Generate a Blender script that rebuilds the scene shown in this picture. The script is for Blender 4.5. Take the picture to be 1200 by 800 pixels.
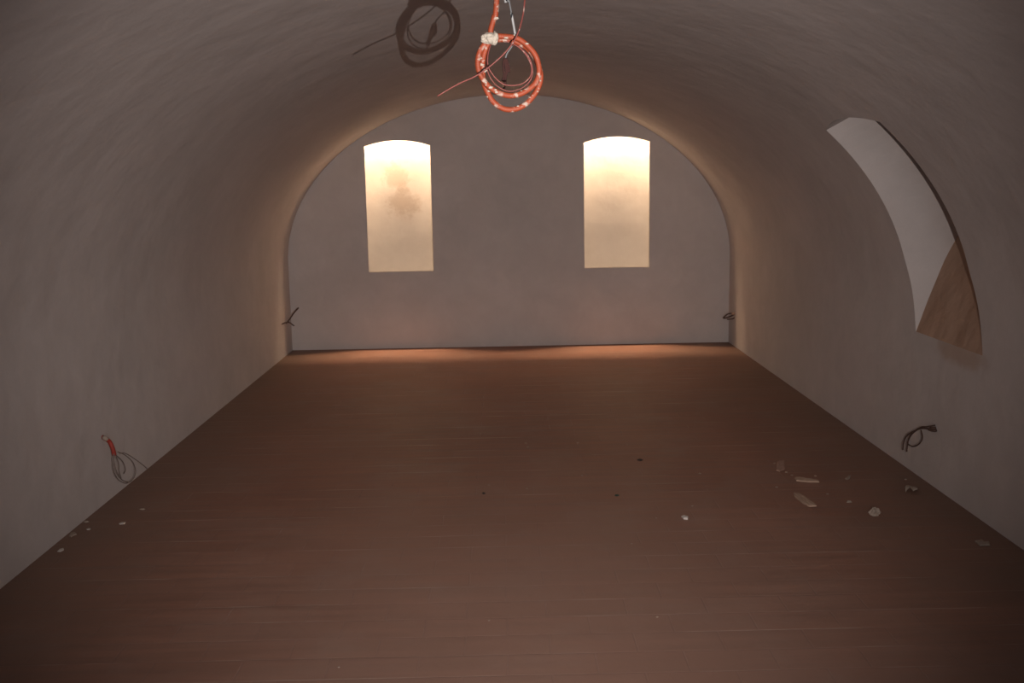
import bpy, bmesh, math, random
from mathutils import Vector, Matrix, noise
random.seed(7)
for o in list(bpy.data.objects): bpy.data.objects.remove(o)
S = bpy.context.scene
COL = S.collection

# ------------------------------------------------------------------ camera
F = 1200.0; CH = 1.6
fw = Vector((-14/F, 188/F, -1)).normalized()          # room +Y seen from the lens
up = Vector((-0.019, 1, 0)); up = (up - fw*up.dot(fw)).normalized()
rt = fw.cross(up)
R = Matrix((rt, fw, up))                               # lens -> room
CAM = Vector((0, 0, CH))
cd = bpy.data.cameras.new('camera'); cam = bpy.data.objects.new('camera', cd); COL.objects.link(cam)
cd.sensor_width = 36; cd.lens = 36*F/1200; cd.clip_start = 0.02; cd.clip_end = 100
cam.matrix_world = Matrix.Translation(CAM) @ R.to_4x4()
S.camera = cam

# ------------------------------------------------------------------ light
S.view_settings.view_transform = 'Standard'; S.view_settings.look = 'None'
S.view_settings.exposure = 0.0; S.view_settings.gamma = 1.0; S.view_settings.use_curve_mapping = False
w = bpy.data.worlds.new('world'); S.world = w; w.use_nodes = True
w.node_tree.nodes['Background'].inputs[0].default_value = (0.30, 0.34, 0.42, 1)
w.node_tree.nodes['Background'].inputs[1].default_value = 0.05

def lamp(name, kind, loc, target, energy, color, **kw):
    d = bpy.data.lights.new(name, kind); d.energy = energy; d.color = color
    for k, v in kw.items(): setattr(d, k, v)
    o = bpy.data.objects.new(name, d); COL.objects.link(o); o.location = loc
    o.rotation_euler = (Vector(target)-Vector(loc)).to_track_quat('-Z', 'Y').to_euler()
    return o
# the flash, a hand's breadth right of and below the lens
lamp('flash', 'SPOT', (0.26, 0.0, 1.47), (-0.12, 6.0, 0.93), 600, (1.0, 0.88, 0.83),
     spot_size=math.radians(66), spot_blend=1.0, shadow_soft_size=0.0015)
# daylight through the doorway behind the photographer
lamp('doorway_daylight', 'AREA', (0.1, -2.35, 1.05), (0.1, 5, 1.0), 20, (0.72, 0.86, 1.0),
     shape='RECTANGLE', size=1.0, size_y=2.0)
D = 9.907                                              # the end wall
WIN = [(-1.284, -0.660), (0.803, 1.430)]               # the two light wells in it
for x0, x1 in WIN:
    lamp('light_well_lamp', 'AREA', ((x0+x1)/2, D+0.215, 2.50), ((x0+x1)/2, D+0.215, 0), 90, (1.0, 0.69, 0.43),
         shape='RECTANGLE', size=0.56, size_y=0.12)

# ------------------------------------------------------------------ helpers
XC, A, B, ZS = 0.076, 2.136, 1.555, 0.85
XL, XR, YF, WH = XC-A, XC+A, -2.2, 0.70
def ray(px, py): return (R @ Vector(((px-600)/F, (400-py)/F, -1))).normalized()
def on(px, py, ax, val):
    v = ray(px, py); return CAM + v*((val-CAM[ax])/v[ax])
def obj(name, bm, mat, parent=None, smooth=True):
    bmesh.ops.recalc_face_normals(bm, faces=bm.faces)
    return link(name, bm, mat, parent, smooth)
def link(name, bm, mat, parent=None, smooth=True):
    me = bpy.data.meshes.new(name); bm.to_mesh(me); bm.free()
    for p in me.polygons: p.use_smooth = smooth
    for m in (mat if isinstance(mat, (list, tuple)) else [mat]): me.materials.append(m)
    o = bpy.data.objects.new(name, me); COL.objects.link(o)
    if parent: o.parent = parent; o.matrix_parent_inverse = parent.matrix_world.inverted()
    return o
def thing(name, label, cat, loc, group=None):
    o = bpy.data.objects.new(name, None); COL.objects.link(o); o.empty_display_size = 0.05
    o.location = loc; o.matrix_world = Matrix.Translation(loc)
    return tag(o, label, cat, group)
def tag(o, label, cat, group=None):
    o['label'] = label; o['category'] = cat
    if group: o['group'] = group
    return o
def struct(o, label=None):
    o['kind'] = 'structure'
    if label: o['label'] = label
    return o
def box(bm, x0, x1, y0, y1, z0, z1):
    v = [bm.verts.new((x, y, z)) for x in (x0, x1) for y in (y0, y1) for z in (z0, z1)]
    for f in ((0,1,3,2),(4,6,7,5),(0,4,5,1),(2,3,7,6),(0,2,6,4),(1,5,7,3)): bm.faces.new([v[i] for i in f])
def spline(pts, step):
    """Catmull-Rom through pts, resampled evenly"""
    P = [Vector(p) for p in pts]; P = [P[0]*2-P[1]] + P + [P[-1]*2-P[-2]]
    out = []
    for i in range(1, len(P)-2):
        a, b, c, d = P[i-1:i+3]
        for k in range(24):
            t = k/24
            out.append(0.5*((2*b)+(c-a)*t+(2*a-5*b+4*c-d)*t*t+(3*b-a-3*c+d)*t**3))
    out.append(P[-2])
    res = [out[0]]; acc = 0
    for p, q in zip(out, out[1:]):
        L = (q-p).length; 
        while acc + L >= step:
            p = p + (q-p)*((step-acc)/L); L = (q-p).length; acc = 0; res.append(p)
            if L < 1e-9: break
        acc += L
    if (res[-1]-out[-1]).length > step*0.3: res.append(out[-1])
    return res
def tube(bm, path, rad, n=8, mod=None):
    """a closed tube along path; rad is a number or f(i, s)"""
    fr = []; s = 0
    t0 = (path[1]-path[0]).normalized(); nrm = t0.orthogonal().normalized()
    rings = []
    for i, p in enumerate(path):
        t = (path[min(i+1, len(path)-1)]-path[max(i-1, 0)]).normalized()
        nrm = (nrm - t*nrm.dot(t)).normalized(); bn = t.cross(nrm)
        if i: s += (p-path[i-1]).length
        r = rad(i, s) if callable(rad) else rad
        rings.append([bm.verts.new(p+(nrm*math.cos(a)+bn*math.sin(a))*r) for a in [2*math.pi*k/n for k in range(n)]])
    for a, b in zip(rings, rings[1:]):
        for k in range(n): bm.faces.new((a[k], a[(k+1)%n], b[(k+1)%n], b[k]))
    bm.faces.new(rings[0][::-1]); bm.faces.new(rings[-1])
def lump(bm, c, sx, sy, sz, amp=0.3, sub=3, freq=1.6):
    r = bmesh.ops.create_icosphere(bm, subdivisions=sub, radius=1)
    off = Vector((random.random()*50, random.random()*50, 0))
    for v in r['verts']:
        k = 1 + amp*noise.noise(v.co*freq+off) + amp*0.5*noise.noise(v.co*freq*2.7+off)
        v.co = Vector((v.co.x*sx*k, v.co.y*sy*k, v.co.z*sz*k)) + Vector(c)

# ------------------------------------------------------------------ materials
def mat(name):
    m = bpy.data.materials.new(name); m.use_nodes = True; nt = m.node_tree
    return m, nt, nt.nodes['Principled BSDF']
def N(nt, t, **kw):
    n = nt.nodes.new(t)
    for k, v in kw.items():
        if k in n.inputs: n.inputs[k].default_value = v
        else: setattr(n, k, v)
    return n
def ramp(nt, src, stops):
    r = nt.nodes.new('ShaderNodeValToRGB'); e = r.color_ramp.elements
    while len(e) < len(stops): e.new(0.5)
    for i, (p, c) in enumerate(stops): e[i].position = p; e[i].color = (*c, 1) if len(c) == 3 else c
    nt.links.new(src, r.inputs[0]); return r.outputs[0]
def mix(nt, f, a, b, mode='MIX'):
    n = nt.nodes.new('ShaderNodeMix'); n.data_type = 'RGBA'; n.blend_type = mode
    for s, i in ((f, 0), (a, 6), (b, 7)):
        if hasattr(s, 'is_linked'): nt.links.new(s, n.inputs[i])
        else: n.inputs[i].default_value = s if i == 0 else (*s, 1)
    return n.outputs[2]
def nz(nt, co, scale, detail=3, rough=0.5, dist=0.0, stretch=None):
    v = co
    if stretch:
        mp = nt.nodes.new('ShaderNodeMapping'); mp.inputs['Scale'].default_value = stretch
        nt.links.new(co, mp.inputs[0]); v = mp.outputs[0]
    n = N(nt, 'ShaderNodeTexNoise', Scale=scale, Detail=detail, Roughness=rough, Distortion=dist)
    nt.links.new(v, n.inputs['Vector']); return n.outputs['Fac']
G = lambda v: (v, v, v)
def blot(nt, co, c, size, hard=0.25, wob=0.5, scale=7):
    """mask of one stain: an ellipsoid with a ragged edge"""
    mp = nt.nodes.new('ShaderNodeMapping'); mp.vector_type = 'POINT'
    mp.inputs['Scale'].default_value = [1/q for q in size]; mp.inputs['Location'].default_value = [-a/q for a, q in zip(c, size)]
    nt.links.new(co, mp.inputs[0])
    L = N(nt, 'ShaderNodeVectorMath', operation='LENGTH'); nt.links.new(mp.outputs[0], L.inputs[0])
    a = N(nt, 'ShaderNodeMath', operation='MULTIPLY_ADD'); a.inputs[1].default_value = -2*wob
    nt.links.new(nz(nt, co, scale, 5, 0.65), a.inputs[0]); nt.links.new(L.outputs['Value'], a.inputs[2])
    mr = N(nt, 'ShaderNodeMapRange', clamp=True, interpolation_type='SMOOTHSTEP'); nt.links.new(a.outputs[0], mr.inputs['Value'])
    mr.inputs['From Min'].default_value = 1-wob-hard*2; mr.inputs['From Max'].default_value = 1-wob; mr.inputs['To Min'].default_value = 1; mr.inputs['To Max'].default_value = 0
    return mr.outputs[0]
def plaster(name, base, spots=None, bump=0.35, stains=()):
    m, nt, b = mat(name)
    co = nt.nodes.new('ShaderNodeTexCoord').outputs['Object']
    big = nz(nt, co, 1.1, 4, 0.55); mid = nz(nt, co, 6, 4, 0.6, 0.4); fine = nz(nt, co, 130, 3, 0.7)
    c = mix(nt, 1.0, base, ramp(nt, big, [(0.3, G(0.86)), (0.7, G(1.0))]), 'MULTIPLY')
    c = mix(nt, 1.0, c, ramp(nt, mid, [(0.3, G(0.93)), (0.7, G(1.0))]), 'MULTIPLY')
    c = mix(nt, 1.0, c, ramp(nt, fine, [(0.25, G(0.95)), (0.7, G(1.0))]), 'MULTIPLY')
    for sc, ss, col, k, kw in stains:
        f = N(nt, 'ShaderNodeMath', operation='MULTIPLY'); f.inputs[1].default_value = k
        nt.links.new(blot(nt, co, sc, ss, **kw), f.inputs[0]); c = mix(nt, f.outputs[0], c, col)
    nt.links.new(c, b.inputs['Base Color'])
    b.inputs['Roughness'].default_value = 0.92; b.inputs['Specular IOR Level'].default_value = 0.15
    h = N(nt, 'ShaderNodeMath', operation='ADD'); nt.links.new(mid, h.inputs[0])
    f2 = N(nt, 'ShaderNodeMath', operation='MULTIPLY'); nt.links.new(fine, f2.inputs[0]); f2.inputs[1].default_value = 0.10
    nt.links.new(f2.outputs[0], h.inputs[1])
    bp = N(nt, 'ShaderNodeBump', Strength=bump, Distance=0.02); nt.links.new(h.outputs[0], bp.inputs['Height'])
    b2 = N(nt, 'ShaderNodeBump', Strength=min(1, bump*1.6), Distance=0.05); nt.links.new(nz(nt, co, 3.2, 3, 0.5), b2.inputs['Height'])
    nt.links.new(bp.outputs[0], b2.inputs['Normal']); nt.links.new(b2.outputs[0], b.inputs['Normal'])
    return m
M_PL = plaster('lime_plaster', (0.62, 0.57, 0.545), bump=0.13, stains=[
    ((2.21, 4.88, 0.735), (0.3, 0.36, 0.085), (0.43, 0.30, 0.22), 0.6, dict(hard=0.3, wob=0.4, scale=9))])
M_WELL = plaster('well_plaster', (0.60, 0.575, 0.55), bump=0.08)
M_WELLS = plaster('stained_well_plaster', (0.60, 0.575, 0.55), bump=0.08, stains=[
    ((-0.95, D+0.3, 1.40), (0.20, 0.5, 0.20), (0.36, 0.29, 0.24), 0.6, dict(hard=0.35, wob=0.8, scale=11)),
    ((-1.02, D+0.3, 1.66), (0.16, 0.5, 0.16), (0.40, 0.32, 0.26), 0.5, dict(hard=0.3, wob=0.9, scale=14))])
M_RAW = plaster('raw_render', (0.52, 0.355, 0.26), bump=0.5)

def floor_mat():
    m, nt, b = mat('terracotta_tiles')
    co = nt.nodes.new('ShaderNodeTexCoord').outputs['Object']
    wob = N(nt, 'ShaderNodeTexNoise', Scale=2.5, Detail=2); nt.links.new(co, wob.inputs['Vector'])
    vm = N(nt, 'ShaderNodeVectorMath', operation='SCALE'); nt.links.new(wob.outputs['Color'], vm.inputs[0]); vm.inputs['Scale'].default_value = 0.012
    va = N(nt, 'ShaderNodeVectorMath', operation='ADD'); nt.links.new(co, va.inputs[0]); nt.links.new(vm.outputs[0], va.inputs[1])
    br = N(nt, 'ShaderNodeTexBrick', Scale=1.0)
    br.inputs['Brick Width'].default_value = 0.30; br.inputs['Row Height'].default_value = 0.15
    br.inputs['Mortar Size'].default_value = 0.0035; br.inputs['Mortar Smooth'].default_value = 0.4; br.inputs['Bias'].default_value = -0.1
    br.inputs['Color1'].default_value = (0.305, 0.153, 0.105, 1); br.inputs['Color2'].default_value = (0.292, 0.141, 0.094, 1)
    br.inputs['Mortar'].default_value = (0.23, 0.11, 0.075, 1)
    nt.links.new(va.outputs[0], br.inputs['Vector'])
    # dust rubbed into some of the joints, dirt in others
    jm = ramp(nt, nz(nt, co, 3.0, 4, 0.6, 0, (0.7, 2.2, 1)), [(0.30, (0.23, 0.115, 0.085)), (0.42, (0.285, 0.15, 0.11)), (0.60, (0.30, 0.165, 0.125)), (0.75, (0.40, 0.26, 0.21))])
    c = mix(nt, br.outputs['Fac'], br.outputs['Color'], jm)
    rows = N(nt, 'ShaderNodeTexBrick', Scale=1.0); rows.inputs['Brick Width'].default_value = 60; rows.inputs['Row Height'].default_value = 0.15
    rows.inputs['Mortar Size'].default_value = 0.0035; rows.inputs['Mortar Smooth'].default_value = 0.3; vo = N(nt, 'ShaderNodeVectorMath', operation='ADD'); nt.links.new(va.outputs[0], vo.inputs[0]); vo.inputs[1].default_value = (12, 0, 0); nt.links.new(vo.outputs[0], rows.inputs['Vector'])
    rm = N(nt, 'ShaderNodeMath', operation='MULTIPLY'); nt.links.new(rows.outputs['Fac'], rm.inputs[0])
    nt.links.new(ramp(nt, nz(nt, co, 4.0, 4, 0.6, 0, (0.45, 3.0, 1)), [(0.50, G(0)), (0.68, G(0.9))]), rm.inputs[1])
    c = mix(nt, rm.outputs[0], c, (0.60, 0.47, 0.39))          # pale dust caught in the long joints
    streak = nz(nt, co, 5, 5, 0.62, 0.2, (0.28, 4.0, 1))
    c = mix(nt, 1.0, c, ramp(nt, streak, [(0.3, G(0.74)), (0.7, G(1.10))]), 'MULTIPLY')  # streaky bands of reflected sheen, put into the tile colour
    big = nz(nt, co, 0.9, 4, 0.6)
    c = mix(nt, 1.0, c, ramp(nt, big, [(0.3, G(0.86)), (0.7, G(1.05))]), 'MULTIPLY')
    d = ramp(nt, nz(nt, co, 2.4, 6, 0.68), [(0.5, G(0)), (0.8, G(0.55))])
    c = mix(nt, d, c, (0.30, 0.21, 0.17))
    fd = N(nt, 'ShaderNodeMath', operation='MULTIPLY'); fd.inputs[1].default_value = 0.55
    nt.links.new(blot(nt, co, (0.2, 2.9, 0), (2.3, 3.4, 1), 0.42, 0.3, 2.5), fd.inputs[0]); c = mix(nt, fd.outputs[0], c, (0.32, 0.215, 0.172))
    # grime swept up along both walls
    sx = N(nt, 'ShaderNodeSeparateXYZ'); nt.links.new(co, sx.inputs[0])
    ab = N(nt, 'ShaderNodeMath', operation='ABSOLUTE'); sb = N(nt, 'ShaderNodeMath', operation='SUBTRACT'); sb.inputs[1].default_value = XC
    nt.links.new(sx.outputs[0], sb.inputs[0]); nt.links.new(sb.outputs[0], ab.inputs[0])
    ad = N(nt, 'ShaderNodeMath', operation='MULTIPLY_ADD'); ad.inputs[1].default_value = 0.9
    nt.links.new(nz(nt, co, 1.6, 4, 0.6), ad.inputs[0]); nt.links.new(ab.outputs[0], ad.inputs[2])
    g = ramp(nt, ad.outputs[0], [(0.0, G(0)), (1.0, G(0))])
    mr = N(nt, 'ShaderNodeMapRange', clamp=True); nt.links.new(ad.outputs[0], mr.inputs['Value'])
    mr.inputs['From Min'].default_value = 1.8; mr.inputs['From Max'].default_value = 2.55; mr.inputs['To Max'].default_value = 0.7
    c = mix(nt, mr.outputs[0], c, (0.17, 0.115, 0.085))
    nt.links.new(c, b.inputs['Base Color'])
    nt.links.new(ramp(nt, streak, [(0.3, G(0.50)), (0.7, G(0.68))]), b.inputs['Roughness'])
    b.inputs['Specular IOR Level'].default_value = 0.35
    h = N(nt, 'ShaderNodeMath', operation='MULTIPLY_ADD'); h.inputs[1].default_value = -0.6
    nt.links.new(br.outputs['Fac'], h.inputs[0]); nt.links.new(nz(nt, co, 7, 4, 0.6), h.inputs[2])
    bp = N(nt, 'ShaderNodeBump', Strength=0.35, Distance=0.006); nt.links.new(h.outputs[0], bp.inputs['Height'])
    nt.links.new(bp.outputs[0], b.inputs['Normal'])
    return m
M_FL = floor_mat()
def plain(name, col, rough=0.5, fleck=None, scale=60, lo=0.58, hi=0.64, var=0.8):
    m, nt, b = mat(name)
    co = nt.nodes.new('ShaderNodeTexCoord').outputs['Object']
    c = mix(nt, 1.0, col, ramp(nt, nz(nt, co, scale*0.8, 4, 0.6), [(0.3, G(var)), (0.7, G(1.0))]), 'MULTIPLY')
    if fleck: c = mix(nt, ramp(nt, nz(nt, co, scale, 3, 0.55), [(lo, G(0)), (hi, G(1))]), c, fleck)
    nt.links.new(c, b.inputs['Base Color']); b.inputs['Roughness'].default_value = rough
    return m
M_ORANGE = plain('orange_plastic', (0.215, 0.036, 0.010), 0.6, (0.30, 0.23, 0.19), 75, 0.57, 0.66)
M_REDWIRE = plain('red_wire', (0.135, 0.028, 0.021), 0.6, (0.24, 0.17, 0.15), 100, 0.60, 0.68)
M_LUMP = plain('plaster_lump', (0.33, 0.30, 0.25), 0.9, (0.2, 0.155, 0.09), 45, 0.66, 0.78)
M_WHITE = plain('white_cable', (0.25, 0.26, 0.26), 0.6)
M_GREY = plain('grey_wire', (0.11, 0.12, 0.125), 0.6)
M_DKRED = plain('dark_red_wire', (0.028, 0.006, 0.004), 0.95)
M_BROWN = plain('brown_wire', (0.085, 0.045, 0.032), 0.6)
M_DULL = plain('dusty_wire', (0.20, 0.155, 0.13), 0.7)
M_DKRED2 = plain('red_conduit', (0.34, 0.04, 0.025), 0.5)
M_CHIP = plain('plaster_chip', (0.35, 0.28, 0.225), 0.9, None, 60)
M_CHIPW = plain('white_chip', (0.62, 0.57, 0.52), 0.8, None, 60)
M_WOOD = plain('pale_wood', (0.42, 0.29, 0.21), 0.8, None, 25)
M_TILE = plain('tile_offcut', (0.40, 0.25, 0.19), 0.8, None, 25)
M_DARK = plain('dark_crumb', (0.03, 0.022, 0.016), 0.9, None, 60)
M_GREEN = plain('green_crumb', (0.02, 0.045, 0.03), 0.7, None, 60)

# ------------------------------------------------------------------ the room
bm = bmesh.new(); box(bm, XL-0.4, XR+0.9, YF-0.4, D+0.5, -0.2, 0.0)
struct(obj('floor', bm, M_FL, smooth=False))
bm = bmesh.new(); box(bm, XL-0.3, XL, YF-0.2, D+0.02, 0.0, WH); struct(obj('wall_left', bm, M_PL, smooth=False))
bm = bmesh.new(); box(bm, XR, XR+0.8, YF-0.2, D+0.02, 0.0, WH); struct(obj('wall_right', bm, M_PL, smooth=False))

# barrel vault with the splayed recess cut in its right haunch
NY0, NY1, NZ0, NZE, NZT = 4.73, 5.50, 0.765, 1.835, 1.875
def prof(u):                       # u: height on the right haunch, as angle above the springing, <0 = straight wall
    if u < 0: return XC+A, ZS+u
    return XC+A*math.cos(u), ZS+B*math.sin(u)
def ang(z): return z-ZS if z < ZS else math.asin((z-ZS)/B)
def ztop(y):
    t = (y-NY0)/(NY1-NY0)*2-1
    return NZE + (NZT-NZE)*(1-t*t)
ys = []
def seg(a, b, n): ys.extend([a+(b-a)*i/n for i in range(n)])
seg(YF, NY0, 44); seg(NY0, NY1, 16); seg(NY1, D, 30); ys.append(D+0.02)
def skew(y, z):                    # the sill end of the recess sits a little nearer than its head
    return y - 0.13*max(0, min(1, (1.15-z)/0.38))*max(0, 1-abs((y-(NY0+NY1)/2)/1.4))
n1, n2, n3 = 4, 26, 90
bm = bmesh.new(); grid = []; uz0 = ang(NZ0)
for y in ys:
    zt = ztop(y) if NY0 <= y <= NY1 else NZE
    us = [ang(WH)+(uz0-ang(WH))*i/n1 for i in range(n1)] + [uz0+(ang(zt)-uz0)*i/n2 for i in range(n2)]
    t0 = ang(zt); us += [t0+(math.pi-t0)*i/n3 for i in range(n3+1)]
    row = []
    for u in us:
        x, z = prof(u); row.append(bm.verts.new((x, skew(y, z) if u < 1 else y, z)))
    for z in (0.8, WH): row.append(bm.verts.new((XL, y, z)))
    grid.append(row)
def inhole(i, j): return NY0-1e-6 <= ys[i] and ys[i+1] <= NY1+1e-6 and n1 <= j < n1+n2
for i in range(len(ys)-1):
    for j in range(len(grid[0])-1):
        if inhole(i, j): continue
        bm.faces.new((grid[i][j], grid[i+1][j], grid[i+1][j+1], grid[i][j+1]))
i0 = min(i for i in range(len(ys)) if ys[i] >= NY0-1e-6); i1 = i0+16
rim_far = [grid[i1][j].co.copy() for j in range(n1, n1+n2+1)]
rim_near = [grid[i0][j].co.copy() for j in range(n1, n1+n2+1)]
rim_top = [grid[i][n1+n2].co.copy() for i in range(i0, i1+1)]
rim_bot = [grid[i][n1].co.copy() for i in range(i0, i1+1)]
link('ceiling', bm, M_PL)
struct(bpy.data.objects['ceiling'])
# recess: far jamb, near jamb, head and back of the light slot, going 0.6 m into the masonry
XB = XR + 0.46
bm = bmesh.new()
def strip(rim, back):
    a = [bm.verts.new(p) for p in rim]; b = [bm.verts.new(back(p)) for p in rim]
    for k in range(len(a)-1): bm.faces.new((a[k], a[k+1], b[k+1], b[k]))
tz = lambda p: p.z+0.6*(XB-p.x)*max(0, (p.z-NZ0)/(NZE-NZ0))**2
strip(rim_far, lambda p: Vector((XB, p.y-0.5*(XB-p.x), tz(p))))
strip(rim_near, lambda p: Vector((XB, p.y+0.10, tz(p))))
strip(rim_top, lambda p: Vector((XB, p.y-0.5*(XB-p.x)*(p.y-NY0)/(NY1-NY0)+0.1*(NY1-p.y)/(NY1-NY0), p.z+0.6*(XB-p.x))))
v = [bm.verts.new(c) for c in ((XB, NY0-0.1, NZ0-0.1), (XB, NY1+0.1, NZ0-0.1), (XB, NY1+0.1, NZT+0.6), (XB, NY0-0.1, NZT+0.6))]
bm.faces.new(v)
struct(obj('window_3', bm, M_PL, smooth=False), 'tall arched recess with white plastered reveal in the right haunch of the vault')
# its steep unfinished sill, rising into the wall
bm = bmesh.new()
SL = 2.75                             # rise per metre
n = 16
fr, bk = [], []
for k in range(n+1):
    p = rim_bot[0].lerp(rim_bot[-1], k/n)
    fr.append(Vector((XR+0.001, p.y, NZ0-0.001)))
    bk.append(Vector((XB-0.01, p.y, NZ0+SL*(XB-XR-0.01))))
fr[0].y -= 0.0; fr[-1].y += 0.02
m = 14; g = []
for k in range(n+1):
    r = []
    for q in range(m+1):
        p = fr[k].lerp(bk[k], q/m); p = p + Vector((0, 0, 0.03*noise.noise(p*9)*(q/m)))
        r.append(bm.verts.new(p))
    g.append(r)
for k in range(n):
    for q in range(m): bm.faces.new((g[k][q], g[k+1][q], g[k+1][q+1], g[k][q+1]))
struct(obj('trim_1', bm, M_RAW), 'steep sill of rough brown unpainted render in the right recess')

# end wall with two arched openings
def arch(x0, x1, zb=0.752, ze=1.945, zt=1.997, n=14):
    xc, hw = (x0+x1)/2, (x1-x0)/2; h = zt-ze; r = (hw*hw+h*h)/(2*h); zc = zt-r
    pts = [(x0, zb), (x1, zb)]
    a1 = math.asin(hw/r)
    for k in range(n+1):
        a = a1-2*a1*k/n; pts.append((xc+r*math.sin(a), zc+r*math.cos(a)))
    return pts
bm = bmesh.new(); edges = []
def loop(pts):
    v = [bm.verts.new((x, D, z)) for x, z in pts]
    for k in range(len(v)): edges.append(bm.edges.new((v[k], v[(k+1) % len(v)])))
loop([(XL-0.3, 0), (XR+0.3, 0), (XR+0.3, 2.9), (XL-0.3, 2.9)])
for x0, x1 in WIN: loop(arch(x0, x1))
bmesh.ops.triangle_fill(bm, edges=edges, use_beauty=True, normal=(0, -1, 0))
struct(obj('wall_back', bm, M_PL, smooth=False))
for k, (x0, x1) in enumerate(WIN):
    bm = bmesh.new(); pts = arch(x0, x1); T, Y1, ZT = 0.05, 0.36, 2.54; X0, X1, ZB = x0-0.06, x1+0.06, 0.40
    # masonry reveal through the wall
    a = [bm.verts.new((x, D, z)) for x, z in pts]; pt2 = arch(x0-0.04, x1+0.04, 0.64, 1.972, 2.022); b = [bm.verts.new((x, D+T, z)) for x, z in pt2]
    for i in range(len(pts)): bm.faces.new((a[i], a[(i+1) % len(pts)], b[(i+1) % len(pts)], b[i]))
    # shaft behind it, going up to its lamp
    def quad(*c): bm.faces.new([bm.verts.new(p) for p in c])
    quad((X0, D+T, ZB), (X1, D+T, ZB), (X1, D+Y1, ZB), (X0, D+Y1, ZB))
    zs = [ZB+(ZT-ZB)*i/14 for i in range(15)]; yb = lambda z: D+0.292+0.068*((ZT-z)/(ZT-ZB))**1.8   # the back leans outward below
    bk_ = [[bm.verts.new((x, yb(z), z)) for z in zs] for x in (X0, X1)]
    for i in range(14): bm.faces.new((bk_[0][i], bk_[1][i], bk_[1][i+1], bk_[0][i+1]))
    for x in (X0, X1): quad((x, D+T, ZB), (x, D+Y1, ZB), (x, D+Y1, ZT), (x, D+T, ZT))
    quad((X0, D+T, ZT), (X1, D+T, ZT), (X1, D+Y1, ZT), (X0, D+Y1, ZT))
    quad((X0, D+T, ZB), (X1, D+T, ZB), (X1, D+T, pt2[0][1]), (X0, D+T, pt2[0][1]))
    for a_, b_ in ((X0, x0-0.04), (x1+0.04, X1)): quad((a_, D+T, pt2[0][1]), (b_, D+T, pt2[0][1]), (b_, D+T, ZT), (a_, D+T, ZT))
    for i in range(2, len(pt2)-1):       # inner face of the wall over the arched head
        (xa, za), (xb, zc) = pt2[i], pt2[i+1]
        quad((xa, D+T, za), (xb, D+T, zc), (xb, D+T, ZT), (xa, D+T, ZT))
    o = obj('window_%d' % (k+1), bm, (M_WELLS, M_WELL)[k], smooth=False)
    struct(o, ('left arched light well in the end wall, its glowing back stained grey', 'right arched light well in the end wall, its glowing back clean')[k])

# entrance wall behind the photographer, with its doorway
bm = bmesh.new(); edges = []
def loop2(pts):
    v = [bm.verts.new((x, YF, z)) for x, z in pts]
    for k in range(len(v)): edges.append(bm.edges.new((v[k], v[(k+1) % len(v)])))
loop2([(XL-0.3, 0), (XR+0.3, 0), (XR+0.3, 2.7), (XL-0.3, 2.7)])
loop2([(-0.4, 0.02), (0.6, 0.02), (0.6, 2.08), (-0.4, 2.08)])
bmesh.ops.triangle_fill(bm, edges=edges, use_beauty=True, normal=(0, 1, 0))
struct(obj('wall_front', bm, M_PL, smooth=False))

# ------------------------------------------------------------------ the coil hanging from the crown
def px3(pts, y0):                   # image points with their own distance from the lens
    return [on(p[0], p[1], 1, y0+(p[2] if len(p) > 2 else 0)*0.6) for p in pts]
def vault_z(x): return ZS+B*math.sqrt(max(0, 1-((x-XC)/A)**2))
YC = 2.1; K = YC/3.5        # K: size of things measured at 3.5 m
top = on(588, -40, 1, YC); anchor = Vector((top.x+0.02, YC+0.02, vault_z(top.x)-0.002))
coil = thing('conduit_coil', 'bright orange corrugated conduit looped in a coil, hanging from the vault', 'conduit', anchor)
loopA = [(582,0,0),(579,20,0),(575,36,0),(577,42,-.005),(587,42.5,-.012),(604.7,44.6,-.016),(617,52.4,-.018),(627.4,64.7,-.018),(631.8,80.4,-.018),(630,92,-.02),
         (624,101,-.02),(611,109.5,-.02),(596,112,-.02),(581,107,-.02),(569.7,98,-.018),(561.5,84,-.012),(560,70,-.006),(563.5,58,0),(571,49.5,.006),(583,46.5,.01),
         (600,47.5,.012),(616,55,.012),(627,68,.012),(633,84,.010),(633,96,.008),(627.4,109,.006),(617,121,.004),(604.7,127.5,.002),(590.7,127.5,.002),
         (578.5,119.6,.004),(571.5,108.4,.006),(567,97,.004),(565.5,84,.002),(566,70,.004),(569.5,57,.008),(575,48,.01)]
path = spline([anchor, anchor-Vector((0.004, 0.005, 0.12))] + px3(loopA, YC), 0.0007)
PITCH = 0.0026
bm = bmesh.new()
tube(bm, path, lambda i, s: 0.0056 + 0.00045*math.sin(2*math.pi*s/PITCH), 12)
obj('conduit', bm, M_ORANGE, coil)
bm = bmesh.new()
pull = [(616,-30,-.01),(615,0,-.02),(611.7,22.7,-.035),(604.7,43.7,-.05),(592.4,61,-.055),(575,77,-.055),(557.5,89,-.05),(540,97,-.045),(526,104.5,-.04),(512,113,-.035)]
p0 = px3(pull, YC); p0 = [Vector((p0[0].x+0.002, YC, vault_z(p0[0].x)-0.002))]+p0
tube(bm, spline(p0, 0.004), 0.0016, 8)
o = obj('pull_wire', bm, M_REDWIRE, coil); o['label'] = 'thin red pull wire with a long straight tail'
bm = bmesh.new()
inner = [(577,48,.01),(574.5,54,.0),(571.7,65,-.008),(571.5,75,-.01),(575,84,-.01),(583.7,94.4,-.008),(594,99.7,-.006),(610,98.8,-.004),(620.4,91,-.002),(623,80.4,0),(618.7,68,.002),(610,57,.004),(599.4,50.7,.006),(586,46.5,.006)]
tube(bm, spline(px3(inner, YC), 0.004), 0.0014, 8)
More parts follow.
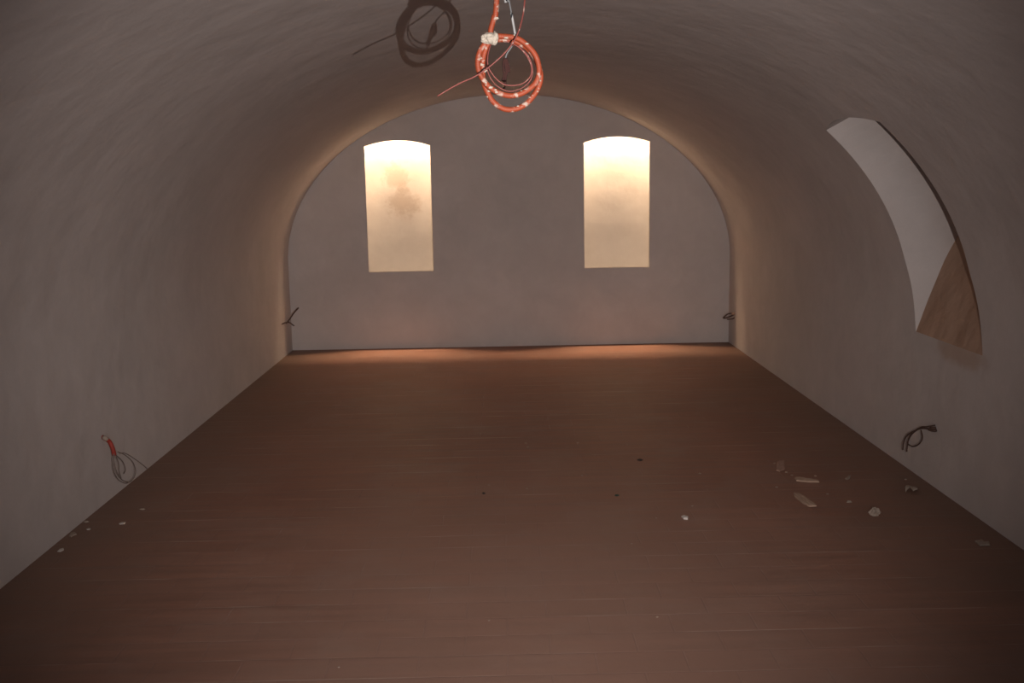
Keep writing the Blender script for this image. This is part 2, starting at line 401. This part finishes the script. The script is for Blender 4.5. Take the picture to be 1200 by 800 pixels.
tube(bm, spline(px3([(576,50,.02),(571,62,.022),(570,76,.022),(574,90,.022),(583,101,.022),(597,107,.022),(612,103,.022),(622,93,.02),(624,80,.02),(619,66,.018),(606,52,.015)], YC), 0.004), 0.0013, 8)
o = obj('wire', bm, M_REDWIRE, coil); o['label'] = 'dull pink wires looped inside the coil'
bm = bmesh.new()
c = on(573.5, 46, 1, YC-0.006); lump(bm, c, 0.0150, 0.012, 0.0105, 0.55, 4, 0.8)
c = on(580, 46, 1, YC-0.009); lump(bm, c, 0.0080, 0.010, 0.0115, 0.5, 4, 0.8)
c = on(567, 44.5, 1, YC-0.006); lump(bm, c, 0.0065, 0.008, 0.0055, 0.5, 4, 0.9)
o = obj('plaster_clump', bm, M_LUMP, coil); o['label'] = 'white plaster clump binding the coil'
bm = bmesh.new()                     # splashes stuck on the tube
rs = random.Random(11)
for k in range(46):
    i = rs.randrange(int(len(path)*0.16), len(path)-4) if k > 6 else rs.randrange(60, int(len(path)*0.16))
    t = (path[i+3]-path[i-3]).normalized(); tow = (CAM-path[i]).normalized()
    d = (tow*0.8 + Vector((rs.uniform(-1, 1), 0, rs.uniform(-0.4, 1.2)))); d = (d-t*d.dot(t)).normalized()
    q = rs.choice((0.0012, 0.0016, 0.0016, 0.0024, 0.0032))
    lump(bm, path[i]+d*0.0056, q*rs.uniform(1.0, 1.9), q*0.8, q*rs.uniform(0.6, 1.1), 0.7, 3, 1.6)
o = obj('plaster_splash', bm, M_LUMP, coil); o['kind'] = 'stuff'; o['label'] = 'white plaster splashes dried on the conduit'

# white cable and the dark bundle hanging behind the coil
YW = 2.25
t0 = on(594, -30, 1, YW); an = Vector((t0.x, YW, vault_z(t0.x)-0.002))
wc = thing('hanging_cable', 'thin white cable hanging behind the orange coil with a dark frayed end', 'cable', an)
bm = bmesh.new(); tube(bm, spline([an]+px3([(594.5,-20),(596.5,0),(599.4,15.7),(602,30),(603.5,42,.004),(600,54,.006),(594,63,.006),(591.5,72,.006)], YW), 0.004), 0.0017, 8)
obj('wire', bm, M_GREY, wc)
bm = bmesh.new(); tube(bm, spline(px3([(599.2,15,-.0),(601,25),(602.4,33),(603.6,40)], YW), 0.004), 0.0027, 8)
o = obj('sleeve', bm, M_WHITE, wc); o['label'] = 'white sleeve on the cable'
bm = bmesh.new()
for dx, e in ((0, 105), (2.2, 92), (-2.4, 95), (4, 88), (1, 97)):
    tube(bm, spline(px3([(592+dx*0.3,68,.006),(592+dx,76,.006),(593+dx*1.1,84,.004),(592+dx*0.7,e-6,.004),(589.5+dx*0.4,e,.004)], YW), 0.005), lambda i, s: 0.0022 if s < 0.06 else 0.0012, 8)
o = obj('wire_bundle', bm, M_DKRED, wc); o['label'] = 'dark red frayed wire ends'
# second cable stub near it, with a white cap at the frame's top
YW2 = 2.28
t0 = on(590, -30, 1, YW2); an = Vector((t0.x, YW2, vault_z(t0.x)-0.002))
c2 = thing('cable_stub', 'short white cable end between orange conduit and white cable at the top edge', 'cable', an)
bm = bmesh.new(); tube(bm, spline([an]+px3([(589.5,-25),(591,-10),(592,-3)], YW2), 0.004), 0.0018, 8); obj('wire', bm, M_GREY, c2)
bm = bmesh.new(); tube(bm, spline(px3([(591.3,-8),(592,-2),(592.8,3.5)], YW2), 0.002), 0.0033, 10); obj('cap', bm, M_WHITE, c2)

# ------------------------------------------------------------------ wires out of the side walls
def wires(name, label, base, parts):
    t = thing(name, label, 'wires', base, None)
    for nm, paths, r, m, lab in parts:
        bm = bmesh.new()
        for p in paths: tube(bm, spline(p, 0.006), r, 8)
        o = obj(nm, bm, m, t)
        if lab: o['label'] = lab
    return t
def wl(pts, x):                      # points with an offset off the wall plane
    return [on(p[0], p[1], 0, x + (p[2] if len(p) > 2 else 0)) for p in pts]
b = on(119, 513, 0, XL)
wires('wire_tail', 'looped wires drooping from a red conduit low on the left wall, near the floor edge', b, [
    ('conduit', [wl([(118,511,-.02),(122,513,.012),(128,517,.03),(132,525,.042),(134,533,.046)], XL)], 0.0115, M_DKRED2, 'short red conduit stub'),
    ('collar', [wl([(121.5,512.6,.012),(123.5,513.3,.022),(125.5,514.5,.028)], XL)], 0.0120, M_CHIP, 'white collar'),
    ('wire', [wl([(133,530,.044),(132,540,.05),(133.5,552,.05),(139,562,.05),(148,566,.05),(156,561,.048),(159,552,.044),(156,542,.04),(148,534,.036),(138,529,.04)], XL),
              wl([(134,531,.05),(134,541,.056),(137,553,.056),(143,562,.055),(150,564.5,.05)], XL),
              wl([(135,532,.044),(139,542,.044),(140,552,.046),(142,560,.048)], XL),
              wl([(136,533,.04),(144,541,.036),(147,550,.034),(145,555,.034)], XL),
              wl([(140,531,.036),(148,531.5,.03),(160,539,.028),(168,545,.026),(172.5,549,.024)], XL)], 0.0022, M_DULL, None)])
b = on(1097, 501, 0, XR)
wires('wire_tail', 'dark bundle of wires curling out low on the right wall, near the camera', b, [
    ('wire', [wl([(1098,501,.03),(1094,503,-.012),(1086,502,-.03),(1078,502,-.04),(1069,508,-.046),(1064.5,516,-.05),(1064,520,-.05),(1070,523,-.05),(1077,520,-.045),(1081,513,-.04),(1079.5,504,-.036)], XR),
              wl([(1098,503,.03),(1094,504,-.012),(1084,502,-.026),(1076,503,-.036),(1067,509,-.046),(1064,518,-.05),(1062.5,529,-.05)], XR),
              wl([(1098,498,.03),(1094,498.5,-.012),(1086,500,-.03),(1079,500.5,-.04),(1070,506.5,-.046),(1065,514,-.05)], XR),
              wl([(1075,503,-.036),(1064,509,-.046),(1059.5,517,-.05),(1058,527,-.05)], XR)], 0.0036, M_BROWN, None),
    ('conduit', [wl([(1099,503,.03),(1096,504.5,-.01),(1092,504,-.02),(1089,503,-.026)], XR), wl([(1098,500.5,.03),(1095,501.5,-.01),(1090,502,-.024)], XR)], 0.0075, M_BROWN, 'dark conduit end')])
b = on(328, 381, 0, XL)
YFL = 9.66
def wy(pts, y): return [on(p[0], p[1], 1, y) for p in pts]
wires('wire_tail', 'two short stiff wires sticking out by the far left corner', Vector((XL, YFL, 0.3)), [
    ('wire', [[Vector((XL-0.02, YFL, on(333,380,1,YFL).z-0.012))]+wy([(335,378.5),(338,377.3),(345,381.8)], YFL),
              [Vector((XL-0.02, YFL, on(333,380,1,YFL).z))]+wy([(336,378),(340,373),(345,366),(350,360.5)], YFL),
              [Vector((XL-0.02, YFL-0.25, on(330,380,1,YFL).z-0.01)), on(328,381,1,YFL-0.22), on(333,378.5,1,YFL-0.1), on(337,377.3,1,YFL)]], 0.006, M_BROWN, None)])
wires('wire_tail', 'small bent loop of wires sticking out by the far right corner', Vector((XR, YFL, 0.3)), [
    ('wire', [[Vector((XR+0.02, YFL, on(866,368,1,YFL).z))]+wy([(861,368),(855,371),(848,373)], YFL),
              [Vector((XR+0.02, YFL, on(866,366,1,YFL).z))]+wy([(862,366.5),(854,367.5),(849,371),(847.5,373)], YFL),
              [Vector((XR+0.02, YFL-0.06, on(866,370,1,YFL).z))]+wy([(862,371.5),(858,373.5),(852,374)], YFL)], 0.006, M_BROWN, None),
    ('conduit', [[Vector((XR+0.03, YFL, on(866,367,1,YFL).z)), Vector((XR-0.01, YFL, on(866,367,1,YFL).z)), Vector((XR-0.03, YFL, on(866,367.5,1,YFL).z))]], 0.014, M_RAW, 'dull conduit end')])

# ------------------------------------------------------------------ rubble on the tiles
def fl(px, py): return on(px, py, 2, 0.0)
def chip(name, pts, h, m, label, cat, group=None, bend=0.0):
    """irregular flake with the outline given on the floor"""
    P = [fl(*p) for p in pts]; c = sum(P, Vector())/len(P)
    bm = bmesh.new(); n = len(P); rings = []
    dense = []
    for i in range(n):
        for k in range(4):
            p = P[i].lerp(P[(i+1) % n], k/4); dense.append(p + (p-c)*0.10*noise.noise(p*60))
    L = max((p-c).length for p in dense)
    ax = max(dense, key=lambda p: (p-c).length)-c; ax.normalize()
    for s, z in ((0.93, 0.0), (1.0, 0.3), (0.97, 0.8), (0.8, 1.0), (0.4, 1.05)):
        r = []
        for p in dense:
            q = c+(p-c)*s; lift = bend*(1-((q-c).dot(ax)/L)**2)
            r.append(bm.verts.new((q.x, q.y, max(0, z*h*(1+0.3*noise.noise(q*70)))+lift)))
        rings.append(r)
    for a, b_ in zip(rings, rings[1:]):
        for k in range(len(a)): bm.faces.new((a[k], a[(k+1) % len(a)], b_[(k+1) % len(a)], b_[k]))
    bm.faces.new(rings[0][::-1]); bm.faces.new(rings[-1])
    o = obj(name, bm, m, smooth=False); return place(o, c, label, cat, group)
def place(o, c, label, cat, group):
    c = Vector((c.x, c.y, 0)); o.data.transform(Matrix.Translation(-c)); o.location = c
    return tag(o, label, cat, group)
def nugget(name, px, py, sx, sy, sz, m, label, cat, group=None, amp=0.5):
    c = fl(px, py); bm = bmesh.new(); lump(bm, (c.x, c.y, 0), sx, sy, sz, amp, 3)
    zm = min(v.co.z for v in bm.verts)
    for v in bm.verts: v.co.z = (v.co.z-zm)*0.9
    zs = sz*0.25                       # sits flat
    for v in bm.verts: v.co.z = max(0.0, v.co.z-zs)
    return place(obj(name, bm, m, smooth=False), c, label, cat, group)

chip('wood_shard', [(930,579),(936,578.5),(943,583),(955,592),(957,594),(949,595),(940,590),(931,583)], 0.012, M_WOOD, 'wide pale slanting shard lying nearest the camera among the right-hand rubble', 'shard')
chip('wood_sliver', [(931,560.5),(936,560),(949,562),(959,563.5),(960,565.5),(948,565.5),(933,564)], 0.010, M_WOOD, 'long thin pale sliver lying crosswise just behind the slanting shard', 'shard')
chip('tile_offcut', [(911,541),(919,540),(919.5,550),(914,553),(909.5,552)], 0.008, M_TILE, 'brownish flat offcut left of the pale sliver', 'offcut')
nugget('plaster_lump', 1025, 604, 0.022, 0.017, 0.024, M_CHIP, 'roundish rough plaster lump standing alone right of the slanting shard', 'rubble', None, 0.75)
chip('plaster_flake', [(1060,574.5),(1063,572),(1068,572.5),(1075,574),(1075,577.5),(1070,578),(1066,575),(1061,577)], 0.006, M_CHIP, 'bent plaster flake on the tiles near the foot of the right wall', 'rubble', None, 0.018)
chip('plaster_flake', [(1142,635),(1150,633),(1153,635.5),(1159,635.5),(1160,639.5),(1148,640)], 0.008, M_CHIP, 'flat plaster flake nearest the camera along the right wall', 'rubble')
chip('plaster_flake', [(990.5,561.5),(994,558.5),(997,558),(996,560.5),(993,562.5)], 0.009, M_CHIP, 'small slim flake midway between pale sliver and right wall', 'rubble')
nugget('plaster_crumb', 995, 589, 0.012, 0.010, 0.007, M_CHIP, 'small grey plaster crumb left of and behind the roundish lump', 'rubble')
G1 = 'tiny crumbs around the pale sliver'
for px, py, r in ((907.5,543,.006),(921.5,553.5,.007),(928,557,.006),(955.5,558,.007),(910,571,.007),(969.5,579,.006),(1061,562,.007)):
    nugget('plaster_crumb', px, py, r*0.9, r*0.6, r*0.45, M_CHIP, 'tiny pale crumb scattered among the right-hand rubble', 'rubble', G1)
chip('white_flake', [(798.5,606),(802,605.5),(806.5,607),(806,609),(801,608.5)], 0.010, M_CHIPW, 'bright white flake alone on the open floor right of centre', 'rubble')
nugget('dark_crumb', 750, 539.5, 0.016, 0.012, 0.005, M_DARK, 'dark crumb on the open floor, the farther of two right of centre', 'rubble')
nugget('green_crumb', 723, 581, 0.011, 0.008, 0.005, M_GREEN, 'dark greenish crumb on the open floor, the nearer of two right of centre', 'rubble')
nugget('dark_crumb', 567, 578.5, 0.008, 0.007, 0.005, M_DARK, 'dark crumb on the open floor left of centre', 'rubble')
G2 = 'tiny pale specks in mid floor'
for px, py, r in ((616,519.5,.007),(618.5,524,.008),(573,568.5,.006),(617.5,572.5,.006),(682,557.5,.006),(677,519,.006),(811,593,.006),(820,555,.007)):
    nugget('plaster_crumb', px, py, r*0.9, r*0.6, r*0.4, M_CHIP, 'tiny pale speck of plaster out in the middle of the floor', 'rubble', G2)
G3 = 'near specks'
for px, py in ((397,782),(740,637),(770,723),(573,727),(769,607)):
    nugget('plaster_crumb', px, py, 0.004, 0.003, 0.002, M_CHIP, 'tiny pale speck of plaster on the foreground tiles', 'rubble', G3)
# along the left wall
chip('plaster_flake', [(67,646.5),(70,643.5),(74.5,642.5),(75,644.5),(71,646.5)], 0.004, M_CHIPW, 'white flake nearest the camera in the row along the left wall', 'rubble')
chip('plaster_flake', [(81,628.5),(83.5,625),(88,624),(90,626.5),(86,628),(83,630)], 0.006, M_CHIP, 'broad greyish flake second from the camera along the left wall', 'rubble')
chip('plaster_flake', [(101,620),(104,619),(106.5,619.5),(105,621),(102,621)], 0.003, M_CHIPW, 'small white flake third from the camera along the left wall', 'rubble')
chip('plaster_flake', [(139,613.5),(143,612),(147.5,612),(146.5,614),(140,614.5)], 0.003, M_CHIPW, 'white flake out from the left wall on a dusty tile joint', 'rubble')
nugget('plaster_crumb', 167, 597, 0.014, 0.007, 0.004, M_CHIP, 'faint greyish crumb below the looped wires of the left wall', 'rubble')
nugget('plaster_crumb', 101, 612, 0.012, 0.008, 0.005, M_CHIP, 'small crumb tight against the foot of the left wall', 'rubble')
